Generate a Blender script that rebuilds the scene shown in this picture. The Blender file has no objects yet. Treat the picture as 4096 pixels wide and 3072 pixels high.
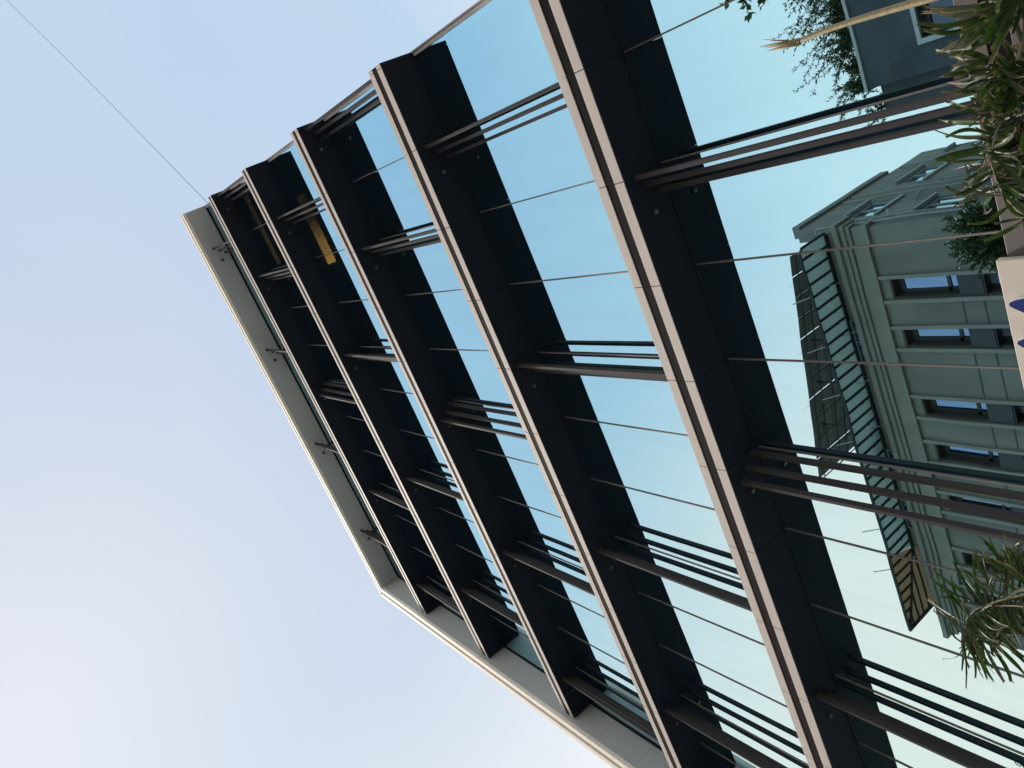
import bpy, math, random
from mathutils import Vector, Matrix
random.seed(7)
C = bpy.context.scene.collection
SC = bpy.context.scene

# ---------------------------------------------------------------- camera, sky, sun, exposure
S = 0.6                      # metres per survey unit (glass plane is 10 units from the lens)
EYE = 1.6
def U(x, y, z): return Vector((x*S, y*S, z*S+EYE))
def UV(v): return U(v[0], v[1], v[2])
CR = Vector((0.88003457, 0.47202771, 0.05223978))
CU = Vector((0.37923327, -0.76468993, 0.52099083))
CF = Vector((-0.28586934, 0.43867888, 0.85196219))
FPX = 3146.5
cd = bpy.data.cameras.new('camera'); cam = bpy.data.objects.new('camera', cd); C.objects.link(cam)
cd.sensor_width = 36; cd.lens = FPX/4096*36; cd.clip_start = 0.05; cd.clip_end = 3000
m = Matrix((( -CU.x, CR.x, -CF.x), (-CU.y, CR.y, -CF.y), (-CU.z, CR.z, -CF.z))).to_4x4()
m.translation = (0, 0, EYE); cam.matrix_world = m
SC.camera = cam

SUN_EL, SUN_AZ = math.radians(64.5), math.radians(240)   # azimuth clockwise from +Y
w = bpy.data.worlds.new('World'); SC.world = w; w.use_nodes = True
nt = w.node_tree; nt.nodes.clear()
wo = nt.nodes.new('ShaderNodeOutputWorld'); bg = nt.nodes.new('ShaderNodeBackground')
sky = nt.nodes.new('ShaderNodeTexSky'); sky.sky_type = 'NISHITA'; sky.sun_disc = False
sky.sun_elevation = SUN_EL; sky.sun_rotation = SUN_AZ
sky.air_density = 1.0; sky.dust_density = 2.0; sky.ozone_density = 1.0; sky.altitude = 10
# bright high haze over the clear-sky model
hz = nt.nodes.new('ShaderNodeMixRGB'); hz.inputs[0].default_value = 0.92
tcw = nt.nodes.new('ShaderNodeTexCoord'); sx = nt.nodes.new('ShaderNodeSeparateXYZ'); rw = nt.nodes.new('ShaderNodeValToRGB')
nt.links.new(tcw.outputs['Generated'], sx.inputs[0]); nt.links.new(sx.outputs['Z'], rw.inputs[0])
el = rw.color_ramp.elements; el[0].position = 0.0; el[1].position = 1.0
el[0].color = (1.10, 1.04, .93, 1); el[1].color = (.560, .690, .885, 1)
for ps, cl in ((.45, (1.28, 1.18, 1.06, 1)), (.62, (1.08, 1.07, 1.05, 1)), (.76, (.80, .90, .98, 1)), (.86, (.53, .715, .92, 1))):
    e_ = el.new(ps); e_.color = cl
vm = nt.nodes.new('ShaderNodeVectorMath'); vm.operation = 'SCALE'; vm.inputs['Scale'].default_value = 10.0
last = rw.outputs[0]                    # two thin bright veils: one round the sun, one low along the street
for ax_, lo, hi, mx_, colr in (((-.433, -.25, .866),   .74, 1.03, .60, (.745, .74, .80, 1)), ((-.78, -.58, .235), .74, 1.0, .95, (1.75, 1.22, .97, 1))):
    dv = nt.nodes.new('ShaderNodeVectorMath'); dv.operation = 'DOT_PRODUCT'; dv.inputs[1].default_value = ax_
    gm = nt.nodes.new('ShaderNodeMapRange'); gm.interpolation_type = 'SMOOTHSTEP'
    gm.inputs['From Min'].default_value = lo; gm.inputs['From Max'].default_value = hi; gm.inputs['To Max'].default_value = mx_
    gx_ = nt.nodes.new('ShaderNodeMixRGB'); gx_.inputs[2].default_value = colr
    nt.links.new(tcw.outputs['Generated'], dv.inputs[0]); nt.links.new(dv.outputs['Value'], gm.inputs['Value'])
    nt.links.new(gm.outputs[0], gx_.inputs[0]); nt.links.new(last, gx_.inputs[1]); last = gx_.outputs[0]
cn = nt.nodes.new('ShaderNodeTexNoise'); cn.inputs['Scale'].default_value = 2.2; cn.inputs['Detail'].default_value = 4; cn.inputs['Roughness'].default_value = .45
cm = nt.nodes.new('ShaderNodeMapping'); cm.inputs['Scale'].default_value = (1.0, 1.6, 2.2); cm.inputs['Rotation'].default_value = (.3, .5, .4)
cr_ = nt.nodes.new('ShaderNodeMapRange'); cr_.inputs['From Min'].default_value = .35; cr_.inputs['From Max'].default_value = .68; cr_.inputs['To Max'].default_value = .14
cx_ = nt.nodes.new('ShaderNodeMixRGB'); cx_.inputs[2].default_value = (.90, .90, .92, 1)            # faint streaks of high cloud
nt.links.new(tcw.outputs['Generated'], cm.inputs[0]); nt.links.new(cm.outputs[0], cn.inputs['Vector']); nt.links.new(cn.outputs[0], cr_.inputs['Value'])
nt.links.new(cr_.outputs[0], cx_.inputs[0]); nt.links.new(last, cx_.inputs[1]); last = cx_.outputs[0]
nt.links.new(last, vm.inputs[0]); nt.links.new(vm.outputs[0], hz.inputs[2])
nt.links.new(sky.outputs[0], hz.inputs[1]); nt.links.new(hz.outputs[0], bg.inputs[0])
bg.inputs[1].default_value = 0.10
nt.links.new(bg.outputs[0], wo.inputs[0])

sd = bpy.data.lights.new('sun', 'SUN'); sd.energy = 4.6; sd.angle = math.radians(9); sd.color = (1, .93, .82)
so = bpy.data.objects.new('sun', sd); C.objects.link(so)
sdir = Vector((math.sin(SUN_AZ)*math.cos(SUN_EL), math.cos(SUN_AZ)*math.cos(SUN_EL), math.sin(SUN_EL)))
so.rotation_euler = (-sdir).to_track_quat('-Z', 'Y').to_euler(); so.location = (0, -20, 60)
SC.view_settings.view_transform = 'Standard'; SC.view_settings.look = 'None'
SC.view_settings.gamma = 1; SC.view_settings.exposure = 0.0
SC.cycles.max_bounces = 10; SC.cycles.transparent_max_bounces = 24; SC.cycles.glossy_bounces = 5

# ---------------------------------------------------------------- materials
def mat(name, col, rough=.6, metal=0., spec=.5, noise=0., nscale=3., stretch=None, bump=0., bscale=40.):
    M = bpy.data.materials.new(name); M.use_nodes = True
    t = M.node_tree; b = t.nodes['Principled BSDF']
    b.inputs['Roughness'].default_value = rough; b.inputs['Metallic'].default_value = metal
    b.inputs['Specular IOR Level'].default_value = spec
    b.inputs['Base Color'].default_value = (*col, 1)
    tc = t.nodes.new('ShaderNodeTexCoord'); mp = t.nodes.new('ShaderNodeMapping')
    t.links.new(tc.outputs['Object'], mp.inputs[0])
    if stretch: mp.inputs['Scale'].default_value = stretch
    if noise > 0:
        n = t.nodes.new('ShaderNodeTexNoise'); n.inputs['Scale'].default_value = nscale; n.inputs['Detail'].default_value = 5
        t.links.new(mp.outputs[0], n.inputs['Vector'])
        r = t.nodes.new('ShaderNodeValToRGB')
        r.color_ramp.elements[0].position = .3; r.color_ramp.elements[1].position = .7
        r.color_ramp.elements[0].color = (*[c*(1-noise) for c in col], 1)
        r.color_ramp.elements[1].color = (*[min(1, c*(1+noise)) for c in col], 1)
        t.links.new(n.outputs[0], r.inputs[0]); t.links.new(r.outputs[0], b.inputs['Base Color'])
    if bump > 0:
        n2 = t.nodes.new('ShaderNodeTexNoise'); n2.inputs['Scale'].default_value = bscale; n2.inputs['Detail'].default_value = 6
        t.links.new(mp.outputs[0], n2.inputs['Vector'])
        bp = t.nodes.new('ShaderNodeBump'); bp.inputs['Strength'].default_value = bump; bp.inputs['Distance'].default_value = .02
        t.links.new(n2.outputs[0], bp.inputs['Height']); t.links.new(bp.outputs[0], b.inputs['Normal'])
    return M
def emit(name, col, s):
    M = bpy.data.materials.new(name); M.use_nodes = True; t = M.node_tree; t.nodes.clear()
    o = t.nodes.new('ShaderNodeOutputMaterial'); e = t.nodes.new('ShaderNodeEmission')
    e.inputs[0].default_value = (*col, 1); e.inputs[1].default_value = s
    t.links.new(e.outputs[0], o.inputs[0]); return M
def fade(name, col, s0, s1, xa, xb):     # lit panel: the light's falloff along it is put into the emission
    E = emit(name, col, s0); t = E.node_tree; e = t.nodes['Emission']
    tc = t.nodes.new('ShaderNodeTexCoord'); sp_ = t.nodes.new('ShaderNodeSeparateXYZ'); mr = t.nodes.new('ShaderNodeMapRange')
    mr.inputs['From Min'].default_value = xa; mr.inputs['From Max'].default_value = xb; mr.inputs['To Min'].default_value = s0; mr.inputs['To Max'].default_value = s1
    t.links.new(tc.outputs['Object'], sp_.inputs[0]); t.links.new(sp_.outputs[0], mr.inputs['Value']); t.links.new(mr.outputs[0], e.inputs[1])
    return E
def glass(name, tint, thru, fac, wave=.0007):
    M = bpy.data.materials.new(name); M.use_nodes = True; t = M.node_tree; t.nodes.clear()
    o = t.nodes.new('ShaderNodeOutputMaterial'); mx = t.nodes.new('ShaderNodeMixShader')
    g = t.nodes.new('ShaderNodeBsdfGlossy'); g.inputs['Roughness'].default_value = 0.0; g.inputs[0].default_value = (*tint, 1)
    tr = t.nodes.new('ShaderNodeBsdfTransparent'); tr.inputs[0].default_value = (*thru, 1)
    # faint rain streaks and dust marks on the coating
    tc = t.nodes.new('ShaderNodeTexCoord'); mp = t.nodes.new('ShaderNodeMapping'); mp.inputs['Scale'].default_value = (2.6, 2.6, .35)
    n = t.nodes.new('ShaderNodeTexNoise'); n.inputs['Scale'].default_value = 1.3; n.inputs['Detail'].default_value = 4
    r = t.nodes.new('ShaderNodeMapRange'); r.inputs['To Min'].default_value = fac-.02; r.inputs['To Max'].default_value = fac+.02
    r.inputs['From Min'].default_value = .35; r.inputs['From Max'].default_value = .65
    t.links.new(tc.outputs['Object'], mp.inputs[0]); t.links.new(mp.outputs[0], n.inputs['Vector'])
    t.links.new(n.outputs[0], r.inputs['Value']); t.links.new(r.outputs[0], mx.inputs[0])
    n2 = t.nodes.new('ShaderNodeTexNoise'); n2.inputs['Scale'].default_value = 1.1; n2.inputs['Detail'].default_value = 1      # slight waviness of toughened glass
    bp = t.nodes.new('ShaderNodeBump'); bp.inputs['Strength'].default_value = 1; bp.inputs['Distance'].default_value = wave
    t.links.new(tc.outputs['Object'], n2.inputs['Vector']); t.links.new(n2.outputs[0], bp.inputs['Height']); t.links.new(bp.outputs[0], g.inputs['Normal'])
    t.links.new(tr.outputs[0], mx.inputs[1]); t.links.new(g.outputs[0], mx.inputs[2]); t.links.new(mx.outputs[0], o.inputs[0])
    return M
def cloth(name, col, k):
    Mt = mat(name, col, .7, noise=.06, nscale=2); t = Mt.node_tree; tl = t.nodes.new('ShaderNodeBsdfTranslucent'); tl.inputs[0].default_value = (*col, 1)
    ms = t.nodes.new('ShaderNodeMixShader'); ms.inputs[0].default_value = k; t.links.new(t.nodes['Principled BSDF'].outputs[0], ms.inputs[1])
    t.links.new(tl.outputs[0], ms.inputs[2]); t.links.new(ms.outputs[0], t.nodes['Material Output'].inputs[0]); return Mt
M = {
 'beige': mat('beige_panel', (.545, .50, .47), .7, spec=.15, noise=.045, nscale=1.2, stretch=(1, 1, 6), bump=.03, bscale=90),
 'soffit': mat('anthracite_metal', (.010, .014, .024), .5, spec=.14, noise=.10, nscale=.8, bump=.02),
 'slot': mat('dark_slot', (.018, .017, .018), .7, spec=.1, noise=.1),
 'frame': mat('grey_composite', (.43, .445, .45), .55, noise=.03, nscale=.6, bump=.02, bscale=120),
 'trim': mat('cream_trim', (.86, .82, .74), .7, spec=.15, noise=.03, nscale=2),
 'trimslot': mat('shaded_trim', (.40, .37, .34), .6, noise=.05),  # darker copy of the cream trim, recess shade put into the colour
 'slat': mat('bronze_grey_paint', (.052, .050, .056), .75, spec=.08, noise=.06, nscale=2, stretch=(8, 8, .5)),
 'mullion': mat('brown_sealant', (.145, .122, .115), .6, noise=.12, nscale=6),
 'ledgedark': mat('dark_taupe_panel', (.098, .086, .078), .55, noise=.12, nscale=1.5),
 'edge': mat('taupe_edge', (.48, .45, .43), .5, noise=.05),
 'glass': glass('mirror_glass', (.505, .825, .95), (.30, .38, .36), .885),
 'interior': mat('room_grey', (.12, .13, .12), .8, noise=.1),
 'warmglow': fade('warm_panel_glow', (1, .46, .11), 6.5, .3, 4.2, 5.3),  # glow of a lit ceiling panel, brighter towards one end
 'dimglow': fade('dim_panel_glow', (1, .52, .22), 0.8, .35, 4.5, 6.5),
 'black': mat('black_channel', (.010, .009, .010), .8, spec=.05, noise=.1),
 'lens': mat('downlight_lens', (.12, .12, .13), .12, spec=1.0),
 'rim': mat('black_rim', (.02, .02, .02), .5),
 'ground': mat('paving', (.25, .235, .21), .85, noise=.15, nscale=.8, bump=.3),
 'road': mat('asphalt', (.055, .055, .058), .9, noise=.2, nscale=2, bump=.4),
 'paint': mat('road_paint', (.75, .74, .7), .7, noise=.1),
 'sign': mat('ivory_sign', (.60, .55, .495), .6, spec=.2, noise=.02, nscale=1),
 'navy': mat('navy_letter', (.012, .030, .16), .3, noise=.05),
 'white': mat('white_edge', (.8, .8, .8), .4),
 'stone': mat('grey_render', (.175, .173, .156), .85, noise=.28, nscale=.45, stretch=(1, 1, .35), bump=.25, bscale=9),
 'stonetrim': mat('pale_trim', (.225, .22, .195), .8, noise=.10, nscale=1.0),
 'stonedark': mat('groove', (.10, .10, .09), .9),
 'reveal': mat('window_reveal', (.07, .06, .05), .8, noise=.2),
 'winframe': mat('window_frame_dark', (.035, .035, .035), .5),
 'ac': mat('charcoal_box', (.022, .024, .027), .5, noise=.15),
 'pane': glass('window_glass', (.26, .37, .60), (.1, .1, .12), .72),
 'dimpane': glass('dim_window_glass', (.20, .28, .40), (.05, .05, .06), .35),
 'sidepane': glass('side_window_glass', (.62, .74, .85), (.1, .1, .12), .8),
 'blockdark': mat('shaded_render', (.055, .062, .070), .85, noise=.25, nscale=.6),
 'steel': mat('dark_steel', (.028, .032, .034), .6, spec=.2, noise=.2),
 'sheet': cloth('pale_awning_sheet', (.50, .55, .53), .45),
 'brown': cloth('tan_awning_sheet', (.46, .34, .245), .50),
 'solar': mat('solar_back', (.10, .095, .09), .5, noise=.15, nscale=2),
 'pipe': mat('pipe_grey', (.27, .29, .29), .5, noise=.1),
 'block': mat('blue_grey_render', (.052, .064, .080), .85, noise=.32, nscale=.5, bump=.3, bscale=8),
 'coping': mat('pale_coping', (.42, .44, .44), .7, noise=.08),
 'bark': mat('bark', (.09, .07, .05), .9, noise=.3, nscale=12),
 'wire': mat('black_cable', (.03, .03, .035), .6),
}
def leafmat(name, a, b, tip=None, trans=.25, tipstart=.8):
    Mt = bpy.data.materials.new(name); Mt.use_nodes = True; t = Mt.node_tree; p = t.nodes['Principled BSDF']
    p.inputs['Roughness'].default_value = .45; p.inputs['Specular IOR Level'].default_value = .35
    g = t.nodes.new('ShaderNodeNewGeometry'); r = t.nodes.new('ShaderNodeValToRGB')
    r.color_ramp.elements[0].color = (*a, 1); r.color_ramp.elements[1].color = (*b, 1)
    t.links.new(g.outputs['Random Per Island'], r.inputs[0]); last = r.outputs[0]
    if tip:
        uv = t.nodes.new('ShaderNodeUVMap'); sp = t.nodes.new('ShaderNodeSeparateXYZ'); t.links.new(uv.outputs[0], sp.inputs[0])
        n = t.nodes.new('ShaderNodeTexNoise'); n.inputs['Scale'].default_value = 5
        ad = t.nodes.new('ShaderNodeMath'); ad.operation = 'MULTIPLY_ADD'; ad.inputs[1].default_value = .5
        t.links.new(n.outputs[0], ad.inputs[0]); t.links.new(sp.outputs[0], ad.inputs[2])
        mr = t.nodes.new('ShaderNodeMapRange'); mr.inputs['From Min'].default_value = tipstart+.22; mr.inputs['From Max'].default_value = tipstart+.42
        t.links.new(ad.outputs[0], mr.inputs['Value'])
        mx = t.nodes.new('ShaderNodeMixRGB'); mx.inputs[2].default_value = (*tip, 1)
        t.links.new(mr.outputs[0], mx.inputs[0]); t.links.new(last, mx.inputs[1]); last = mx.outputs[0]
    t.links.new(last, p.inputs['Base Color'])
    tl = t.nodes.new('ShaderNodeBsdfTranslucent'); t.links.new(last, tl.inputs[0])
    ms = t.nodes.new('ShaderNodeMixShader'); ms.inputs[0].default_value = trans
    o = t.nodes['Material Output']; t.links.new(p.outputs[0], ms.inputs[1]); t.links.new(tl.outputs[0], ms.inputs[2]); t.links.new(ms.outputs[0], o.inputs[0])
    return Mt
M['palm'] = leafmat('palm_green', (.012, .036, .008), (.046, .086, .012), (.12, .12, .04), .3, .92)
M['palmgrey'] = leafmat('palm_underside', (.05, .072, .040), (.11, .130, .080), (.22, .17, .11), .25, .78)
M['palmdry'] = leafmat('palm_dry', (.11, .085, .06), (.30, .22, .15), None, .15)
M['tree'] = leafmat('tree_leaf', (.022, .045, .018), (.070, .095, .030), None, .2)
M['stem'] = mat('pale_stem', (.25, .205, .105), .55, noise=.28, nscale=14, stretch=(3, 3, 3), bump=.3, bscale=60)

# ---------------------------------------------------------------- mesh helpers
class MB:
    def __init__(s): s.v = []; s.f = []; s.mi = []; s.uv = {}
    def box(s, a, b, mi=0):           # corners in survey units
        x0, y0, z0 = a; x1, y1, z1 = b
        s.hexa([(x0,y0,z0),(x1,y0,z0),(x1,y1,z0),(x0,y1,z0),(x0,y0,z1),(x1,y0,z1),(x1,y1,z1),(x0,y1,z1)], mi)
    def hexa(s, p, mi=0):
        n = len(s.v); s.v += [UV(q) for q in p]
        for f in ((0,3,2,1),(4,5,6,7),(0,1,5,4),(1,2,6,5),(2,3,7,6),(3,0,4,7)):
            s.f.append(tuple(n+i for i in f)); s.mi.append(mi)
    def poly(s, pts, mi=0):
        n = len(s.v); s.v += [UV(q) for q in pts]; s.f.append(tuple(range(n, n+len(pts)))); s.mi.append(mi)
    def prism(s, pts, d, mi=0):       # closed outline + extrusion vector
        n = len(s.v); k = len(pts)
        s.v += [UV(q) for q in pts] + [UV((q[0]+d[0], q[1]+d[1], q[2]+d[2])) for q in pts]
        s.f.append(tuple(n+i for i in range(k))); s.mi.append(mi)
        s.f.append(tuple(n+k+i for i in reversed(range(k)))); s.mi.append(mi)
        for i in range(k):
            j = (i+1) % k; s.f.append((n+j, n+i, n+k+i, n+k+j)); s.mi.append(mi)
    def tube(s, pts, rad, sides=8, mi=0):
        pts = [Vector(q) for q in pts]; n0 = len(s.v); k = len(pts)
        if not isinstance(rad, (list, tuple)): rad = [rad]*k
        for i, q in enumerate(pts):
            t = (pts[min(i+1, k-1)]-pts[max(i-1, 0)]).normalized()
            a = t.orthogonal().normalized() if i == 0 else (a - t*a.dot(t)).normalized()
            b = t.cross(a)
            for j in range(sides):
                an = 2*math.pi*j/sides
                s.v.append(UV(q+(a*math.cos(an)+b*math.sin(an))*rad[i]))
        for i in range(k-1):
            for j in range(sides):
                j2 = (j+1) % sides
                s.f.append((n0+i*sides+j, n0+i*sides+j2, n0+(i+1)*sides+j2, n0+(i+1)*sides+j)); s.mi.append(mi)
        s.f.append(tuple(n0+j for j in reversed(range(sides)))); s.mi.append(mi)
        s.f.append(tuple(n0+(k-1)*sides+j for j in range(sides))); s.mi.append(mi)
    def build(s, name, mats, parent=None, smooth=False, bevel=0):
        if not isinstance(mats, (list, tuple)): mats = [mats]
        me = bpy.data.meshes.new(name)
        off = wloc(parent) if parent else Vector((0, 0, 0))
        me.from_pydata([v-off for v in s.v], [], s.f)
        for q in mats: me.materials.append(q)
        me.polygons.foreach_set('material_index', s.mi)
        if smooth: me.polygons.foreach_set('use_smooth', [True]*len(s.f))
        if s.uv:
            ul = me.uv_layers.new(name='UVMap')
            for l in me.loops: ul.data[l.index].uv = s.uv.get(l.vertex_index, (0, 0))
        me.update()
        o = bpy.data.objects.new(name, me); C.objects.link(o)
        if parent: o.parent = parent
        if bevel:
            bv = o.modifiers.new('bevel', 'BEVEL'); bv.width = bevel; bv.segments = 2; bv.limit_method = 'ANGLE'
        return o
def wloc(o):
    v = Vector((0, 0, 0))
    while o: v = v + Vector(o.location); o = o.parent
    return v
def tag(o, label=None, cat=None, group=None, kind=None):
    for k, v in (('label', label), ('category', cat), ('group', group), ('kind', kind)):
        if v: o[k] = v
    return o
def thing(name, label, cat, base, group=None):
    o = bpy.data.objects.new(name, None); C.objects.link(o); o.location = UV(base); o.empty_display_size = .2
    return tag(o, label, cat, group)
def ray(px, py, y):                    # survey point seen at photo pixel (px,py), at depth y
    d = CF + CR*((1536-py)/FPX) + CU*((2048-px)/FPX)
    return d*(y/d.y)

GZ = -EYE/S                            # ground in survey units
# ---------------------------------------------------------------- ground
def struct(name, mb, m_):
    o = mb.build(name, m_); tag(o, kind='structure'); return o
g = MB(); g.poly([(-2500,-2500,GZ-.02),(2500,-2500,GZ-.02),(2500,2500,GZ-.02),(-2500,2500,GZ-.02)]); struct('ground', g, M['ground'])
g = MB(); g.poly([(-400,-33,GZ-.012),(400,-33,GZ-.012),(400,-4,GZ-.012),(-400,-4,GZ-.012)]); struct('road', g, M['road'])
g = MB(); g.box((-400,-4,GZ-.02),(400,9.9,GZ+.0)); struct('pavement', g, M['ground'])
g = MB()
for i in range(-30, 30): g.poly([(i*8,-18.6,GZ-.005),(i*8+4,-18.6,GZ-.005),(i*8+4,-18.35,GZ-.005),(i*8,-18.35,GZ-.005)])
struct('road_marking', g, M['paint'])

# ---------------------------------------------------------------- the glass office building
FY, CFY, GY = 9.0506, 8.7539, 10.0
XR, XL = 2.471, -21.01
ZT = {0:(4.84,4.09),1:(11.464,10.704),2:(18.06,17.315),3:(24.645,23.93),4:(31.305,30.565),5:(37.965,37.24)}
ZC = 43.015
GRID = [.419-1.955*k for k in range(-1, 11)]
bld = thing('office_building', 'dark mirror glass office block with beige banded ledges, grey roof canopy and upright slats', 'building', (-9, 11, GZ))
for i in range(6):
    zt, zb = ZT[i]; h = zt-zb; z2 = zb+h*.352; z1 = zb+h*.672
    xe = XL+.06
    cuts = [XR]+[x for x in GRID]+[xe]
    led = MB()
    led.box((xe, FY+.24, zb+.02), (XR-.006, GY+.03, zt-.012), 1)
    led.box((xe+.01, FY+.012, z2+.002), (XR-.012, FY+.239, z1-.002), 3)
    led.box((xe, GY-.055, zb-.018), (XR-.02, GY+.03, zb+.018), 0)     # drip angle against the glass
    for a, b in zip(cuts[:-1], cuts[1:]):
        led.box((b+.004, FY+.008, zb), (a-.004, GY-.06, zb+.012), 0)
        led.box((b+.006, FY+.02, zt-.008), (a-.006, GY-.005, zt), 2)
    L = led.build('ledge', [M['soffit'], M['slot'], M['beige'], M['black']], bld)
    for (za, zz) in ((zb+.014, z2), (z1, zt-.009)):
        bm_ = MB()
        for a, b in zip(cuts[:-1], cuts[1:]): bm_.box((b+.007, FY, za), (a-.007, FY+.235, zz))
        bm_.build('fascia_band', M['beige'] if i else M['ledgedark'], L, bevel=.004)
ROWZ = {1:(ZT[0][0],ZT[1][1]),2:(ZT[1][0],ZT[2][1]),3:(ZT[2][0],ZT[3][1]),4:(ZT[3][0],ZT[4][1]),5:(ZT[4][0],ZT[5][1]),6:(ZT[5][0],ZC),0:(GZ+.15,ZT[0][1])}
for r in range(0, 7):
    za, zb = ROWZ[r]
    edges = GRID+[XL]
    for a, b in zip(edges[:-1], edges[1:]):
        p = MB(); t1, t2 = random.gauss(0, .0011), random.gauss(0, .0009)
        hw, hh = (a-b)/2, (zb-za)/2
        p.poly([(b, GY+t1*-hw-t2*hh, za-.03), (a, GY+t1*hw-t2*hh, za-.03), (a, GY+t1*hw+t2*hh, zb+.03), (b, GY-t1*hw+t2*hh, zb+.03)])
        p.build('glass_pane', M['glass'], bld)
    for x in GRID[1:]:
        p = MB(); p.box((x-.013, GY-.020, za-.01), (x+.013, GY+.05, zb+.02)); p.build('mullion', M['mullion'], bld)
    p = MB(); p.box((GRID[0]-.012, GY-.05, za-.02), (XR-.035, GY+.05, zb+.02)); p.box((XR-.022, GY-.085, za-.02), (XR+.006, GY+.06, zb+.02))
    p.build('edge_post', M['edge'], bld)
    # rooms
    p = MB(); p.box((XL, GY+.12, zb+.30), (XR-.15, 20, zb+.45)); p.box((XL, 19.8, za-.3), (XR-.15, 20, zb+.29)); p.box((XL, GY+.12, za-.02), (XR-.15, 20, za+.02))
    for q in range(5): p.box((XL+4.3*q+1, 12.5+q%2, za), (XL+4.3*q+1.6, 13.1+q%2, zb+.29))
    p.build('room_interior', M['interior'], bld)
for (x0, x1, y0, y1, z, mk) in ((-2.0, .85, 10.44, 10.78, 30.80, 'warmglow'), (-1.45, 1.9, 10.44, 10.62, 37.46, 'dimglow')):
    p = MB(); p.box((x0, y0, z), (x1, y1, z+.05)); p.build('ceiling_glow', M[mk], bld)  # lit ceiling panels, their wash of light added as emission
SL = {1:[(1,'L'),(4,'R'),(7,'L'),(10,'L')],2:[(0,'L'),(3,'L'),(6,'L'),(9,'L')],3:[(-1,'L'),(1,'L'),(4,'R'),(7,'L'),(10,'L')],
      4:[(0,'L'),(3,'L'),(6,'L'),(9,'L')],5:[(-1,'L'),(1,'L'),(4,'R'),(7,'L'),(10,'L')],6:[(0,'L'),(3,'L'),(6,'L'),(9,'L')]}
for r, gs in SL.items():
    za, zb = ROWZ[r]
    for k, ty in gs:
        gx = .419-1.955*k
        for i in range(3):
            x = gx-.04-.195*i if ty == 'L' else gx-.43+.195*i
            y = 9.345+.235*i
            p = MB(); p.box((x-.037, y-.064, za-.004), (x+.037, y+.064, zb+.004)); p.box((x-.053, y-.083, zb-.03), (x+.053, y+.083, zb-.002)); p.box((x-.053, y-.083, za+.001), (x+.053, y+.083, za+.03))
            p.build('slat', M['slat'], bld, bevel=.004)
        p = MB(); c = Vector((gx-.72, 9.48, zb)); R_ = .085 if r == 6 else .062
        p.tube([c+Vector((0,0,.01)), c-Vector((0,0,.035))], R_, 16, 0); p.tube([c-Vector((0,0,.02)), c-Vector((.01,0,.045))], R_*.5, 12, 1)
        p.build('downlight', [M['rim'], M['lens']], bld)
# roof canopy and left wall frame
f1, f2, f3 = .31, .57, .83
def clad(name, lo, hi, axis, step, parent):
    q = MB(); a, b = lo[axis], hi[axis]; n = max(1, round(abs(b-a)/step))
    for i in range(n):
        l, h_ = list(lo), list(hi); l[axis] = a+(b-a)*i/n+.004; h_[axis] = a+(b-a)*(i+1)/n-.004; q.box(l, h_)
    return q.build(name, M['frame'], parent)
cz = ZC
canopy = clad('roof_canopy', (XL+.002, CFY+.157, cz), (XR+.03, GY-.002, cz+.25), 0, 80, bld)
p = MB(); p.box((XL-.8, CFY+.16, cz+.26), (XR+.02, 28, cz+.80)); p.build('roof_slab', M['frame'], canopy)
wall = clad('side_wall', (XL-.30, CFY+.157, GZ), (XL, GY-.002, cz+.25), 2, 2.1, bld)
p = MB(); p.box((XL-.80, CFY+.16, GZ), (XL-.31, 28, cz+.25)); p.build('wall_core', M['frame'], wall)
def band(name, o0, o1, y0, mt):         # mitred L of frame edging, offsets outward from the inner edge
    q = MB()
    zi, zo = cz+o0, cz+o1; xi, xo = XL-o0, XL-o1
    y1 = CFY+.155
    n = 11; e = XR+.04
    cuts = [e, 0.419, -3.49, -7.4, -11.31, -15.22, -19.13]
    for a, b in zip(cuts[:-1], cuts[1:]): q.box((b+.006, y0, zi), (a-.006, y1, zo))
    q.prism([(cuts[-1]-.006, y0, zi), (cuts[-1]-.006, y0, zo), (xo, y0, zo), (xi, y0, zi)], (0, y1-y0, 0))
    zs = [cz-1.2-2.12*k for k in range(24) if cz-1.2-2.12*k > GZ]+[GZ]
    q.prism([(xi, y0, zi), (xo, y0, zo), (xo, y0, zs[0]+.006), (xi, y0, zs[0]+.006)], (0, y1-y0, 0))
    for a, b in zip(zs[:-1], zs[1:]): q.box((xo, y0, b+.006), (xi, y0+(y1-y0), a-.006))
    return q.build(name, mt, bld, bevel=.003)
band('frame_edging', .0, f1, CFY, M['trim'])
band('frame_slot', f1, f2, CFY+.07, M['trimslot'])
band('frame_edging', f2, f3, CFY+.005, M['trim'])
p = MB(); p.box((XL+.002, GY-.05, GZ), (XL+.05, GY-.004, cz-.06)); p.box((XL+.06, GY-.05, cz-.05), (XR-.05, GY-.004, cz-.002)); p.build('glazing_gasket', M['slot'], bld)
p = MB(); p.box((XR-.06, GY+.07, GZ), (XR-.002, 28, cz+.24)); p.build('end_wall', M['frame'], bld)
p = MB(); p.box((XL-.1, 27.8, GZ), (XR-.07, 28.0, cz+.2)); p.build('rear_wall', M['frame'], bld)
p = MB(); p.tube([(2.44, 9.96, ZT[2][0]+.1), (2.46, 9.94, ZT[2][0]+.32), (2.50, 9.92, ZT[2][0]+.38)], .018, 6); p.build('edge_hook', M['rim'], bld)

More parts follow.
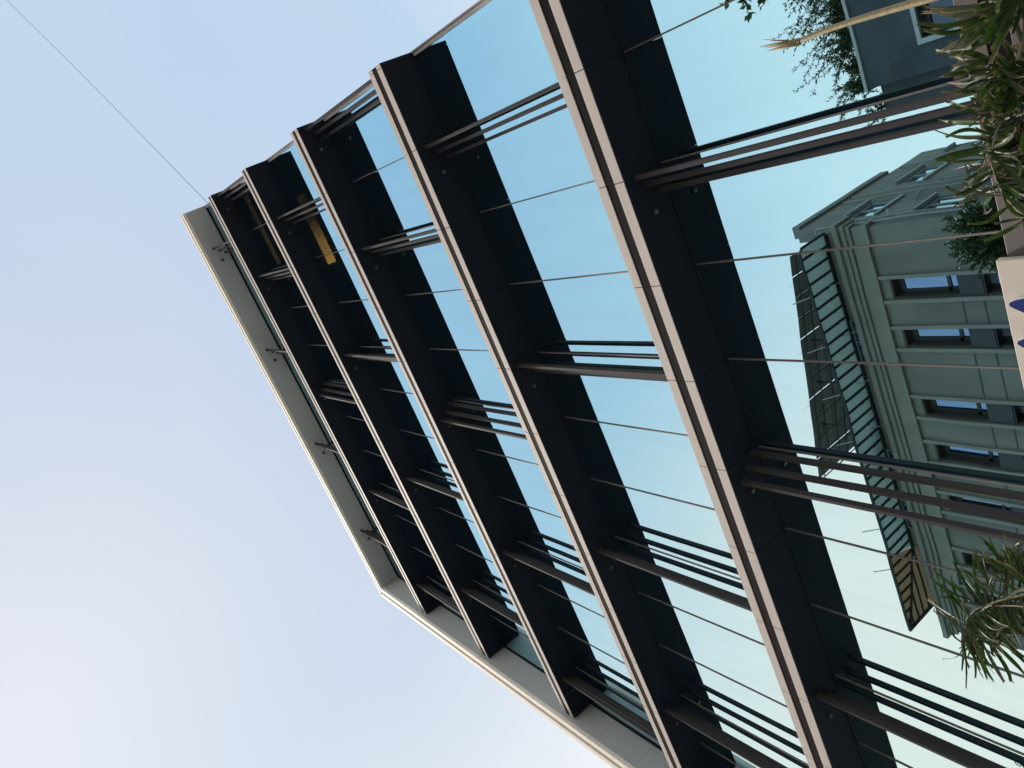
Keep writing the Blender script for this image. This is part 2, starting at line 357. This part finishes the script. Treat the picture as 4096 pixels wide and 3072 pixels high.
# sign on the lowest ledge
sg = thing('sign_board', 'ivory sign board with raised navy letters fixed to the lowest ledge beside the palm', 'sign', (-7, 9, GZ))
p = MB(); p.box((-11.5, 8.95, 3.2), (-3.47, 9.044, 4.92)); p.build('board', M['sign'], sg, bevel=.006)
def letter(pts):
    k = MB(); k.prism([(x, 8.87, z) for x, z in pts], (0, .078, 0), 1); k.prism([(x, 8.862, z) for x, z in pts], (0, .007, 0), 0)
    return k.build('raised_letter', [M['navy'], M['white']], sg)
def tip(x, z, w_): return [(x-.02,z+.03),(x-.04,z+.02),(x-.065,z-.01),(x-.13,z-.12),(x-.33*w_,z-.62),(x-.17*w_,z-1.0),(x+.03,z-.62),(x+.055,z-.17),(x+.035,z-.05),(x+.008,z+.015)]
letter(tip(-3.975, 4.80, 1)); letter(tip(-4.475, 4.80, 1.1))

# overhead cable
p = MB()
a = ray(836, 818, 9.4); b = Vector((0.387, .178, 1.212)); b = b*(5.6/.178)
pts = [a.lerp(b*1.6, t/14) - Vector((0,0,.25*math.sin(math.pi*t/14))) for t in range(15)]
p.tube(pts, .012, 6); tag(p.build('overhead_cable', M['wire']), 'thin black cable running through the sky from the top of the glass building', 'cable')

# ---------------------------------------------------------------- opposite side of the street (seen in the mirror glass)
YV = 60.0
def O(x, y, z): return (x*YV, 20-y*YV, z*YV)
def obox(q, x0, x1, y0, y1, z0, z1, mi=0):
    a = O(x0, y0, z0); b = O(x1, y1, z1)
    q.box([min(a[i], b[i]) for i in range(3)], [max(a[i], b[i]) for i in range(3)], mi)
G0 = GZ/YV
op = thing('stone_building', 'old grey rendered building with moulded cornice, tall windows and rooftop awning', 'building', O(-.69, 1.2, G0))
WIN = [(-.437,-.404),(-.516,-.485),(-.635,-.601),(-.716,-.683),(-.808,-.775),(-.917,-.884),(-.998,-.965)]
ROWS = [(.50,.701),(.27,.43),(.04,.20)]
XA, XB = -1.072, -.320
def wall_strip(q, y0, y1):
    # piers and spandrels, window holes left open
    xs = [XA]+[v for wv in sorted(WIN) for v in wv]+[XB]
    for a, b in zip(xs[0::2], xs[1::2]): obox(q, a, b, y0, y1, G0, .766)
    zs = [G0]+[v for rv in sorted(ROWS) for v in rv]+[.766]
    for a, b in sorted(WIN):
        for c, d in zip(zs[0::2], zs[1::2]): obox(q, a, b, y0, y1, c, d)
q = MB(); wall_strip(q, 1.0, 1.022)
# side wall with its own openings
SW = [(1.056,1.122,.738,.787),(1.040,1.098,.600,.664),(1.205,1.287,.745,.79),(1.200,1.262,.62,.67),(1.365,1.395,.745,.793),(1.20,1.27,.45,.52),(1.05,1.11,.45,.51)]
ys = sorted({1.022, 1.40}|{v for s_ in SW for v in s_[:2]}); zs = sorted({G0, .858}|{v for s_ in SW for v in s_[2:]})
for a, b in zip(ys[:-1], ys[1:]):
    for c, d in zip(zs[:-1], zs[1:]):
        if not any(s_[0] <= a and b <= s_[1] and s_[2] <= c and d <= s_[3] for s_ in SW): obox(q, XB-.02, XB, a, b, c, d)
obox(q, -.902, XB-.021, 1.0225, 1.40, .79, .80); obox(q, XA+.021, -.9025, 1.0225, 1.379, .755, .765); obox(q, -.902, XB, 1.0, 1.022, .7661, .802); obox(q, -.902, -.882, 1.0225, 1.40, .7651, .7899); obox(q, XA, XA+.02, 1.0221, 1.4, G0, .7649); obox(q, XA+.021, XB-.021, 1.38, 1.40, G0, .754)
q.build('wall', M['stone'], op)
q = MB(); obox(q, XB-.015, XB+.005, 1.03, 1.29, .858, .872); q.build('parapet', M['stone'], op)
q = MB()
for z0, z1, pr in ((.7575,.766,.014),(.7495,.7570,.009),(.743,.749,.006),(.722,.7425,.002),(.7145,.7215,.006)):
    obox(q, XA-pr, XB+pr, 1.0-pr, .9995, z0, z1); obox(q, XB+.0003, XB+pr, 1.0-.0002, 1.012+pr, z0, z1)
q.build('cornice', M['stonetrim'], op)
q = MB(); qg = MB()
for a, b in WIN:
    for c, d in ROWS:
        obox(q, a-.0055, a, .9955, .9997, c, d+.013); obox(q, b, b+.0055, .9955, .9997, c, d+.013)
ws = sorted(WIN)
for (a0, b0), (a1, b1) in zip(ws[:-1], ws[1:]):
    for z in (.604, .574, .544, .40, .37):
        obox(qg, b0+.007, a1-.007, .9990, .9998, z-.0008, z+.0008)
q.build('jamb_moulding', M['stonetrim'], op); qg.build('wall_groove', M['stonedark'], op)
for a, b in WIN:
    for ri, (c, d) in enumerate(ROWS[:2]):
        f_ = MB(); y0 = 1.014
        obox(f_, a+.0001, a+.003, 1.0005, 1.021, c, d-.0001, 1); obox(f_, b-.002, b-.0001, 1.0005, 1.021, c, d-.0001, 1); obox(f_, a+.003, b-.002, 1.0005, 1.0215, d-.003, d-.0001, 1)
        for z0, z1 in ((d-.013, d-.0031), (c+(d-c)*.62-.003, c+(d-c)*.62+.002), (c+.002, c+.008)): obox(f_, a+.0031, b-.0021, y0, y0+.004, z0, z1, 0)
        xm = a+.012
        obox(f_, a+.0031, a+.0085, y0, y0+.004, c+.008, d-.0131, 0); obox(f_, b-.005, b-.0021, y0, y0+.004, c+.008, d-.0131, 0)
        W_ = f_.build('window', [M['winframe'], M['reveal']], op)
        gl = MB(); A = O(a+.003, y0+.0015, c+.002); B = O(b-.002, y0+.0015, d-.004)
        gl.poly([(A[0],A[1],A[2]),(B[0],A[1],A[2]),(B[0],A[1],B[2]),(A[0],A[1],B[2])]); gl.build('pane', M['pane'], W_)
        ac = MB(); zt_ = c+(d-c)*.515
        obox(ac, a+.001, b-.001, .9985, 1.013, zt_-.037, zt_, 0)
        obox(ac, a+.003, b-.003, .9972, .9984, zt_-.0345, zt_-.0325, 1)
        ac.build('air_conditioner', [M['ac'], M['winframe']], op)
for (ya, yb, za, zb) in SW[:5]:
    f_ = MB()
    for (c, d, e, g_) in ((ya, ya+.004, za, zb), (yb-.004, yb, za, zb), (ya+.004, yb-.004, za, za+.004), (ya+.004, yb-.004, zb-.004, zb), ((ya+yb)/2-.0015, (ya+yb)/2+.0015, za+.004, zb-.004)):
        obox(f_, XB-.0055, XB-.0015, c, d, e, g_)
    obox(f_, XB+.0002, XB+.004, ya-.004, yb+.004, za-.006, za-.0005); obox(f_, XB+.0002, XB+.006, ya-.003, yb+.003, zb+.0005, zb+.004)
    W_ = f_.build('window', M['pipe'], op)
    gl = MB(); A = O(XB-.0035, ya, za); B = O(XB-.0035, yb, zb)
    gl.poly([(A[0],A[1],A[2]),(A[0],B[1],A[2]),(A[0],B[1],B[2]),(A[0],A[1],B[2])]); gl.build('pane', M['sidepane'], W_)
for yv, zt_, rr in ((1.012,.81,.10),(1.026,.775,.075),(1.135,.845,.09),(1.160,.845,.07),(1.180,.70,.06),(1.31,.845,.07)):
    q = MB(); A = Vector(O(XB+.004, yv, G0)); B = Vector(O(XB+.004, yv, zt_)); k2 = Vector(O(XB-.005, yv, zt_+.004))
    q.tube([A, B, k2], rr, 8)
    for j in range(9):
        P = A.lerp(B, .45+j*.065); q.tube([P-Vector((0,0,.12)), P+Vector((0,0,.12))], rr*1.35, 8)
    q.build('drain_pipe', M['pipe'], op)
q = MB()
for (ya, za, yb, zb) in ((1.03,.70,1.06,.722),(1.12,.63,1.19,.66),(1.1,.70,1.15,.715)): q.tube([O(XB+.004,ya,za), O(XB+.004,yb,zb)], .06, 6)
q.build('branch_pipe', M['pipe'], op)
# attic windows
for (a, b, c, d) in ((-.545,-.468,.768,.782),(-.74,-.705,.768,.784),(-.86,-.80,.768,.784)):
    f_ = MB()
    for (x0, x1, z0, z1) in ((a,b,c,c+.002),(a,b,d-.002,d),(a,a+.002,c+.002,d-.002),(b-.002,b,c+.002,d-.002),((a+b)/2-.001,(a+b)/2+.001,c+.002,d-.002)): obox(f_, x0, x1, .996, .9997, z0, z1)
    W_ = f_.build('attic_window', M['stonetrim'], op)
    gl = MB(); A = O(a+.001, .9985, c+.001); B = O(b-.001, .9985, d-.001)
    gl.poly([(A[0],A[1],A[2]),(B[0],A[1],A[2]),(B[0],A[1],B[2]),(A[0],A[1],B[2])]); gl.build('pane', M['pane'], W_)
# rooftop awning with rafters: horizontal, projecting from the attic wall
HZ = .788; YO = .938
aw = MB(); A1 = -.344*YO; A2 = -.872
obox(aw, A2, A1, YO, .9995, HZ+.0022, HZ+.0032, 0)
aw.prism([O(A2-.0004,YO,HZ+.0022), O(A2-.0004,.9995,HZ+.0022), O(-.9025,.9995,HZ+.0022), O(-.884,YO,HZ+.0022)], (0,0,.06), 0)
aw.prism([O(-.8845,YO,HZ+.0022), O(-.904,.9995,HZ+.0022), O(-.9045,1.038,HZ+.0022), O(-1.040,1.030,HZ+.0022), O(-1.039,YO,HZ+.0022)], (0,0,.06), 1)
awn = aw.build('awning', [M['sheet'], M['brown']], op)
q = MB(); n = 27
for i in range(n+1):
    x = A1+(A2-A1)*i/n
    obox(q, x, x+.0034, YO, .9994, HZ-.0002, HZ+.0021)
    jx = x+.0016; q.tube([O(jx,.975,HZ-.0025), O(jx,.975,HZ+.0001)], .1, 5)
hip = lambda x: 1.0-(x+.900)/(-.139)*(1.0-YO)          # diagonal hip rafter at the corner
for i in range(8):
    x = -.886-.0195*i
    yh = min(.9994, hip(x)) if x < -.9 else .9994
    if yh > YO+.004: obox(q, x-.0034, x, YO, yh, HZ-.0002, HZ+.0021)
q.tube([O(-.900,1.0,HZ-.0006), O(-1.038,YO+.001,HZ-.0006)], .12, 6)
for y_ in (.952, .968, .984, 1.002, 1.018, 1.032):
    xs_ = -.9046 if y_ > 1.0 else -.900-(1.0-y_)/(1.0-YO)*.139
    obox(q, -1.038, xs_, y_-.0015, y_+.0015, HZ-.0002, HZ+.0021)
obox(q, -1.043, -1.0385, YO, 1.031, HZ-.0015, HZ+.003)
q.build('rafter', M['steel'], awn)
q = MB(); obox(q, -1.043, A1, YO-.0022, YO-.0002, HZ-.0015, HZ+.003); obox(q, -.9, A1, .994, .9993, HZ-.0045, HZ-.0013); q.build('edge_beam', M['steel'], awn)
q = MB()
for i in range(7):
    x = -.40-.085*i
    q.tube([O(x,YO,HZ+.002), O(x-.006,YO-.012,HZ+.03)], .05, 5); q.tube([O(x,.9985,.766), O(x,.975,HZ-.003)], .05, 5)
q.build('stay_rod', M['pipe'], awn)
# tilted solar rack over the roof
e1 = Vector((-.407,-.098,0)); P0 = Vector((-.391,1.105,0)); HS = .95
def sp(u, v, dz=0): P = P0+e1*u+Vector((0, v, 0)); return O(P.x, P.y, HS+dz)
q = MB(); nc, nr = 11, 3
for i in range(nc):
    for j in range(nr):
        u0, u1 = i/nc+(.0050 if i % 3 == 1 else .0008), (i+1)/nc-.0012; v0, v1 = j*.055+.0006, (j+1)*.055-.0006
        c = [sp(u0,v0), sp(u1,v0), sp(u1,v1), sp(u0,v1)]
        q.hexa(c+[(a[0],a[1],a[2]+.08) for a in c])
sol = q.build('solar_panel_array', M['solar'], op)
q = MB()
for v in (.012, .035, .068, .092, .125, .15): q.tube([sp(.0,v,-.003), sp(1,v,-.003)], .07, 5)
for i in range(nc+1): q.tube([sp(i/nc,.0,-.0055), sp(i/nc,.165,-.0055)], .07, 5)
for i in range(6):
    for v in (.03, .14): P = sp(.02+i*.19, v); q.tube([(P[0],P[1],.862*YV), P], .10, 6)
q.build('rack_frame', M['steel'], sol)
q = MB()
for u_ in (.12, .42, .66): P = Vector(sp(u_, .0)); q.tube([P, P+Vector((-.35*0,.9,.15))], .012, 5)
q.build('aerial_rod', M['wire'], sol)

blk = thing('neighbour_building', 'flat blue grey rendered block with pale coping and white framed window', 'building', O(.1, 1.15, G0))
q = MB()
BW = [(-.094,.03,.40,.58)]
for (a, b, c, d) in ((-.134,-.094,G0,.664),(.03,.42,G0,.664),(-.094,.03,.58,.664),(-.094,.03,G0,.40)): obox(q, a, b, 1.0, 1.02, c, d)
obox(q, -.134, -.124, 1.0201, 1.3, G0, .664); obox(q, -.1239, .42, 1.0201, 1.3, .655, .664); obox(q, -.1239,.42,1.29,1.3,G0,.654)
q.build('wall', M['block'], blk)
q = MB(); obox(q, -.165, -.1342, 1.012, 1.3, G0, .655); q.build('rear_wing', M['blockdark'], blk)
q = MB(); obox(q, -.1365, .42, .997, 1.03, .6642, .6685); q.build('coping', M['coping'], blk)
q = MB()
for z in (.628, .56, .49): obox(q, -.132, -.1, .9994, .9998, z-.0006, z+.0006)
for x in (-.118,): obox(q, x-.0004, x+.0004, .9994, .9998, .2, .6)
q.build('wall_groove', M['stonedark'], blk)
f_ = MB()
for (a, b, c, d) in ((-.1005,-.0945,.395,.586),(.0305,.036,.395,.586),(-.0944,.0304,.5805,.586)): obox(f_, a, b, .996, .9998, c, d, 0)
for (a, b, c, d) in ((-.0939,-.088,.4005,.5795),(-.035,-.030,.4005,.5795),(-.0879,.0299,.572,.5795)): obox(f_, a, b, 1.010, 1.014, c, d, 1)
W_ = f_.build('window', [M['coping'], M['winframe']], blk)
gl = MB(); A = O(-.094, 1.012, .4); B = O(.03, 1.012, .58); gl.poly([(A[0],A[1],A[2]),(B[0],A[1],A[2]),(B[0],A[1],B[2]),(A[0],A[1],B[2])]); gl.build('pane', M['dimpane'], W_)

# ---------------------------------------------------------------- foliage
def rv(s=1.): return Vector((random.uniform(-s, s), random.uniform(-s, s), random.uniform(-s, s)))
def leaf(q, base, d, n, ln, wd):
    d = d.normalized(); sd_ = d.cross(n); sd_ = sd_.normalized() if sd_.length > 1e-4 else d.orthogonal().normalized()
    i = len(q.v); mid = base+d*ln*.45
    q.v += [UV(base), UV(mid+sd_*wd*.5), UV(base+d*ln), UV(mid-sd_*wd*.5)]; q.f.append((i, i+1, i+2, i+3)); q.mi.append(0)
def spray(q, tw, start, d, length, nleaf, ln, wd, droop=.3):
    pts = [start]; d = d.normalized()
    for j in range(5):
        d = (d+rv(.16)+Vector((0,0,-droop*.2))).normalized(); pts.append(pts[-1]+d*length/5)
    tw.tube(pts, [.022, .019, .016, .012, .008, .005], 4)
    for j in range(nleaf):
        t = random.uniform(.12, 1); k = min(4, int(t*5)); P = pts[k].lerp(pts[k+1], t*5-k)
        ax = (pts[k+1]-pts[k]).normalized(); leaf(q, P, ax*.7+rv(.9), rv(), ln*random.uniform(.6, 1.2), wd*random.uniform(.7, 1.2))
    return pts
def make_tree(name, label, cat, base, crown, rad, nbr, nleaf, ln, wd, up=.5, group=None, trunk=.35):
    t = thing(name, label, cat, base, group); tw = MB(); q = MB(); b = Vector(base); c = Vector(crown)
    low = c-Vector((0, 0, rad[2]*.75))
    tw.tube([b, b.lerp(low, .5)+rv(.15), low, c], [trunk, trunk*.8, trunk*.55, trunk*.2], 8)
    for j in range(nbr):
        v = rv().normalized(); v.z = abs(v.z)*.9+up*.1 if random.random() < .75 else v.z
        e = c+Vector((v.x*rad[0], v.y*rad[1], v.z*rad[2]))*random.uniform(.55, 1.0)
        s0 = low.lerp(c, random.random())
        spray(q, tw, s0.lerp(e, .45), (e-s0)+Vector((0,0,up)), (e-s0).length*.62, nleaf, ln, wd)
        tw.tube([s0, s0.lerp(e, .25)+rv(.1), s0.lerp(e, .45)], [.05, .035, .022], 5)
    tw.build('trunk', M['bark'], t); q.build('crown', M['tree'], t)
    return t
def OV(x, y, z): return Vector(O(x, y, z))
k = .84
make_tree('street_tree', 'leafy green street tree in front of the grey building, reflected in the lowest panes', 'tree', OV(-.353*k, k, G0), OV(-.347*k, k, .53*k), (.052*YV*k, 2.2, .085*YV*k), 230, 75, .26, .14, .3, 'trees across the street')
make_tree('street_tree', 'dense dark tree at the lower left end of the mirrored street', 'tree', OV(-1.36*k, k, G0), OV(-1.385*k, k, .63*k), (.055*YV*k, 2.2, .085*YV*k), 120, 55, .24, .11, .3, 'trees across the street')
def shrub(label, x, y, z, w_, h_, n, nl, ln, wd, lean=0):
    t = thing('roof_shrub', label, 'shrub', O(x, y, z), 'shrubs on the roof of the grey block'); q = MB(); tw = MB(); b = OV(x, y, z)
    for j in range(n):
        s0 = b+Vector((random.uniform(-w_, w_), random.uniform(-.8, .8), 0)); d = Vector((random.gauss(lean, .45), random.gauss(0, .3), 1))
        spray(q, tw, s0, d, h_*(.22+.78*random.random()**1.8), nl, ln, wd, .5)
    tw.build('branches', M['bark'], t); q.build('foliage', M['tree'], t); return t
shrub('feathery shrub on the left end of the blue grey roof', -.112, 1.01, .669, 1.3, 4.2, 46, 80, .36, .085, -.1)
shrub('tall willowy shrub hanging over the middle of the blue grey roof', -.035, 1.01, .669, 2.6, 6.6, 95, 85, .38, .085, -.10)
shrub('leafy climber at the right end of the blue grey roof', .045, 1.01, .669, 1.6, 7.4, 50, 70, .42, .12, -.2)
shrub('dark low bush at the foot of the wing, beside the upright slats', -.158, 1.01, .655, 1.0, 2.6, 16, 60, .30, .09, -.1)
shrub('thin twiggy climber in the gap between the two reflected buildings', -.185, 1.25, .60, 1.0, 6.5, 7, 26, .28, .10, .1)
shrub('broad leaved branch tip against the mirrored sky', .075, .93, .72, .6, 5.0, 13, 46, .66, .40, -.30)

# ---------------------------------------------------------------- palms beside the pavement
def blade(q, b, tpt, wd, n=9, ragged=True, sag=0., face=None):
    b = Vector(b); tpt = Vector(tpt); ax = tpt-b; ln = ax.length
    view = (b+tpt).normalized() if face is None else face
    sd_ = ax.cross(view).normalized(); up = sd_.cross(ax).normalized()
    tw_ = random.gauss(0, .75); bend = random.gauss(0, .10)*ln; arch = random.uniform(-.04, .14)*ln; i0 = len(q.v); pts = []
    for j in range(n+1):
        t = j/n
        wj = wd*.72*(.16+.84*math.sin(min(1, t*1.35)*math.pi/2))*(1 if t < .74 else (1-(t-.74)/.26*(.30 if ragged else .96)))
        c = b+ax*t+Vector((0, 0, -sag*ln*t*t))+sd_*bend*4*t*(1-t)*(.4+.6*t)+up*arch*4*t*(1-t); an = tw_*t
        s2 = sd_*math.cos(an)+up*math.sin(an); u2 = up*math.cos(an)-sd_*math.sin(an)
        for e, dz in ((-1, 0), (0, .22), (1, 0)):
            jag = (ax.normalized()*random.uniform(-.06, .10)*ln*.5 if (ragged and j == n) else Vector((0,0,0)))
            q.v.append(UV(c+s2*wj*.5*e+u2*wj*dz+jag)); q.uv[len(q.v)-1] = (t, (e+1)/2)
    for j in range(n):
        for e in (0, 1):
            a = i0+j*3+e; q.f.append((a, a+1, a+4, a+3)); q.mi.append(0)
    if ragged:                          # torn teeth at the tip
        for e in (0, 1):
            a = i0+n*3+e; q.v.append(UV(tpt+Vector((0,0,-sag*ln))+ax*random.uniform(.02, .09)+sd_*wd*(e-.5)*.5)); q.uv[len(q.v)-1] = (1, .5)
            q.f.append((a, a+1, len(q.v)-1)); q.mi.append(0)
def palm(label, trunkpx, y0, fronds, group):
    P = ray(*trunkpx, y0); base = (P.x, P.y, GZ)
    t = thing('palm', label, 'palm', base, group)
    tr = MB(); pts = [Vector(base).lerp(P, k_/8)+Vector((random.uniform(-.02,.02), 0, 0)) for k_ in range(9)]
    tr.tube(pts, [.17, .15, .145, .14, .135, .13, .13, .125, .10], 12)
    for k_ in range(30):
        c = Vector(base).lerp(P, (k_+.5)/30); tr.tube([c-Vector((0,0,.02)), c+Vector((0,0,.02))], .148, 12)
    tr.build('trunk', M['bark'], t)
    for fr in fronds: fr(t, P)
    return t
def frond(rach, y, explicit=(), n=24, ln=.62, wd=.07, mat_='palm', dirs=((-1, .1), (.3, .9)), dryfrac=.15):
    def go(t, P):
        R = [ray(a, b, y+dy) for a, b, dy in rach]; tw = MB(); tw.tube([P]+R if (P-R[0]).length > .05 else R, [.020]+[.015-.010*i/len(R) for i in range(len(R))] if (P-R[0]).length > .05 else .018, 7)
        F = tw.build('frond_stalk', M['stem'], t)
        sets = {'palm': MB(), 'palmgrey': MB(), 'palmdry': MB()}
        for (bx, by, tx, ty, w_, mk) in explicit:
            blade(sets[mk], ray(bx, by, y+random.uniform(-.05, .12)), ray(tx, ty, y+random.uniform(-.30, .25)), w_, sag=0)
        for j in range(n):
            s_ = random.uniform(0, 1)*(len(rach)-1); k_ = min(len(rach)-2, int(s_)); u_ = s_-k_
            bx = rach[k_][0]*(1-u_)+rach[k_+1][0]*u_; by = rach[k_][1]*(1-u_)+rach[k_+1][1]*u_
            dx, dy = random.choice(dirs); an = math.atan2(dy, dx)+random.gauss(0, .28); l_ = ln*random.uniform(.55, 1.1)
            mk = 'palmdry' if random.random() < dryfrac*.45 else (mat_ if random.random() < .72 else 'palmgrey')
            px_ = l_*FPX/8.2
            blade(sets[mk], ray(bx, by, y+random.uniform(-.1, .1)), ray(bx+math.cos(an)*px_, by+math.sin(an)*px_, y+random.uniform(-.35, .35)), wd*random.uniform(.55, 1.1)*(.5 if mk == 'palmdry' else 1), ragged=mk != 'palmdry')
        for mk in ('palmdry', 'palmgrey'):      # a lone blade or two joins the green leaflets
            if 0 < len(sets[mk].f) < 44:
                a, b = sets['palm'], sets[mk]; n0 = len(a.v); a.v += b.v; a.f += [tuple(i+n0 for i in f) for f in b.f]; a.mi += b.mi
                for k_, v_ in b.uv.items(): a.uv[k_+n0] = v_
                b.f = []
        for mk, q in sets.items():
            if q.f: q.build('leaflets', M[mk], F)
    return go
G_ = 'palms along the pavement'
fA1 = frond([(4150,-60,0),(4085,-10,.05),(4030,25,.1)], 6.9, [
  (4060,10,3690,50,.050,'palmgrey'),(4050,20,3682,90,.055,'palm'),(4045,25,3700,118,.06,'palm'),(4050,30,3730,122,.045,'palmgrey'),(4055,40,3755,200,.075,'palm'),
  (4060,45,3768,205,.06,'palmgrey'),(4060,50,3790,195,.07,'palm'),(4065,55,3818,205,.08,'palm'),(4070,55,3840,216,.03,'palmgrey'),(4075,55,3860,160,.08,'palm'),(4080,60,3885,165,.05,'palm'),
  (4060,5,3705,28,.05,'palmgrey'),(4065,0,3770,-5,.07,'palm'),(4080,60,3940,170,.06,'palm')], n=70, ln=.62, dirs=((-.9,.35),(-.6,.8),(.5,.6)), dryfrac=.08)
fA2 = frond([(4150,560,0),(4060,420,.03),(4000,300,.05),(3985,230,.1)], 7.15, [
  (4040,320,3803,214,.085,'palm'),(4030,340,3812,228,.08,'palm'),(4015,330,3772,305,.05,'palm'),(4000,350,3775,369,.04,'palmgrey'),(4000,352,3793,386,.03,'palmgrey'),
  (3998,440,3797,405,.075,'palm'),(3998,448,3803,425,.08,'palm'),(3998,445,3850,440,.05,'palmgrey'),(3990,490,3762,482,.075,'palm'),(3985,480,3835,455,.06,'palm'),(3995,540,3745,523,.075,'palm'),
  (3985,545,3790,548,.05,'palm'),(3960,400,4090,330,.06,'palmgrey'),(3945,440,4070,385,.06,'palmgrey'),(3930,490,4100,450,.085,'palmgrey'),(4040,260,4110,300,.07,'palm'),(3990,390,3905,350,.03,'palmdry'),
  (4040,290,3975,400,.018,'palmdry'),(4075,220,3995,330,.018,'palmdry'),(4020,340,4090,318,.03,'palmdry')], n=95, ln=.50, wd=.06, dirs=((-1,.05),(.9,.25),(.6,.8),(-.5,.8)), dryfrac=.14)
fA3 = frond([(4170,900,0),(4070,840,.02),(4020,786,.04),(3985,715,.08),(3962,645,.1),(3950,590,.14)], 7.0, [
  (3950,585,3745,642,.080,'palm'),(3950,600,3795,635,.06,'palm'),(3955,620,3786,652,.075,'palm'),(3965,690,3776,745,.055,'palm'),(3970,705,3824,782,.065,'palm'),(3975,740,3935,820,.055,'palm'),
  (3860,650,3878,718,.035,'palmgrey'),(3870,655,3912,690,.04,'palmgrey'),(3875,750,3896,798,.026,'palmdry'),(3935,810,3965,838,.035,'palmdry'),(3930,825,3930,860,.02,'palmdry'),(3865,655,3845,682,.02,'palmdry'),
  (3990,640,4090,590,.085,'palmgrey'),(3980,690,4100,660,.085,'palmgrey'),(3985,720,4100,735,.09,'palm'),(4000,750,4110,780,.08,'palmgrey'),(4010,770,4110,830,.07,'palm'),(4040,800,4110,860,.05,'palmdry'),
  (3985,700,4040,708,.03,'palmdry'),(3960,600,3985,520,.06,'palmgrey')], n=85, ln=.50, wd=.065, dirs=((1,.15),(.9,.5),(.9,-.4),(-.9,.3)), dryfrac=.22)
fA4 = frond([(4200,250,0),(4130,330,.0),(4100,480,.05),(4085,640,.1)], 7.25, [], n=190, ln=.50, wd=.060, dirs=((-1,.1),(-.8,.6),(-.7,-.5),(.5,.8)), dryfrac=.18)
palm('ragged green palm with drying leaves in front of the brown ledge, above the sign board', (4230, 330), 7.0, [fA1, fA2, fA3, fA4], G_)
fB1 = frond([(4200,2370,0),(4096,2378,.02),(3990,2405,.04),(3900,2440,.07),(3855,2490,.1),(3850,2540,.14)], 7.0, [
  (3880,2395,3728,2275,.05,'palm'),(3880,2400,3725,2312,.05,'palm'),(3900,2385,3816,2250,.05,'palm'),(3985,2370,3905,2215,.06,'palm'),(4010,2360,3952,2195,.05,'palm'),(4055,2370,4010,2193,.06,'palm'),
  (4080,2375,4030,2190,.05,'palm'),(4100,2330,4078,2170,.05,'palm'),(3870,2430,3750,2390,.07,'palm'),(3860,2450,3755,2330,.07,'palm'),(3850,2460,3738,2435,.025,'palmgrey'),
  (3853,2505,3772,2638,.03,'palm'),(3855,2530,3848,2675,.035,'palm'),(3868,2540,3870,2690,.035,'palm'),(3880,2545,3902,2712,.045,'palm'),(3895,2550,3930,2705,.05,'palm'),(3905,2550,3972,2722,.055,'palm'),
  (3915,2545,4015,2725,.06,'palmgrey'),(3930,2545,4045,2725,.065,'palm'),(3945,2540,4092,2690,.085,'palm'),(3960,2530,4110,2660,.06,'palm'),(3985,2520,4120,2640,.05,'palm'),(3865,2540,3850,2610,.03,'palm'),
  (3880,2480,3845,2415,.05,'palmgrey'),(3900,2460,3960,2420,.06,'palmgrey'),(3920,2480,4080,2530,.09,'palmgrey'),(3960,2460,4110,2500,.06,'palm')], n=170, ln=.52, wd=.052, dirs=((.35,.95),(.7,.75),(-.6,-.75),(.9,.35)), dryfrac=.08)
fB2 = frond([(4210,2420,0),(4130,2330,.05),(4060,2290,.1),(3990,2300,.15)], 7.3, [
  (4060,2330,3955,2225,.045,'palm'),(4030,2330,3880,2300,.045,'palmgrey'),(4010,2300,3935,2290,.03,'palmgrey'),(4070,2290,4105,2200,.05,'palm'),(3985,2345,3905,2330,.04,'palmgrey')], n=70, ln=.46, wd=.045, dirs=((-.6,-.8),(.3,-.9),(-.3,.9)), dryfrac=.12)
palm('green palm frond with fringed drooping leaflets in front of the lower left panes', (4270, 2400), 7.0, [fB1, fB2], G_)
# unopened spear of a third palm
P3 = [ray(a, b, 7.0+dy) for a, b, dy in ((4300,-190,0),(3980,-85,.03),(3722,-8,.06),(3550,42,.08),(3400,88,.1),(3300,122,.12),(3215,158,.13),(3150,180,.14))]
sp_ = thing('palm_spear', 'pale unopened palm spear with split tip crossing the upper right panes', 'palm leaf', (P3[0].x, P3[0].y, GZ))
q = MB(); q.tube([(P3[0].x, P3[0].y, GZ), (P3[0].x, P3[0].y, P3[0].z-.6), P3[0]], [.12, .10, .06], 10); q.build('trunk', M['bark'], sp_)
q = MB(); q.tube(P3, [.044, .040, .035, .032, .029, .027, .025, .010], 10); q.build('spear', M['stem'], sp_, smooth=True)
q = MB()
for (a, b, c, d, r_) in ((3205,160,3040,188,.020),(3200,166,3062,192,.012),(3200,172,3070,204,.018),(3150,162,3050,157,.007)):
    A = ray(a, b, 7.13); B = ray(c, d, 7.13+random.uniform(-.05, .1)); q.tube([A, A.lerp(B, .5)+Vector((0,0,.015)), B], [r_*1.3, r_, r_*.25], 6)
q.build('split_tip', M['stem'], sp_, smooth=True)
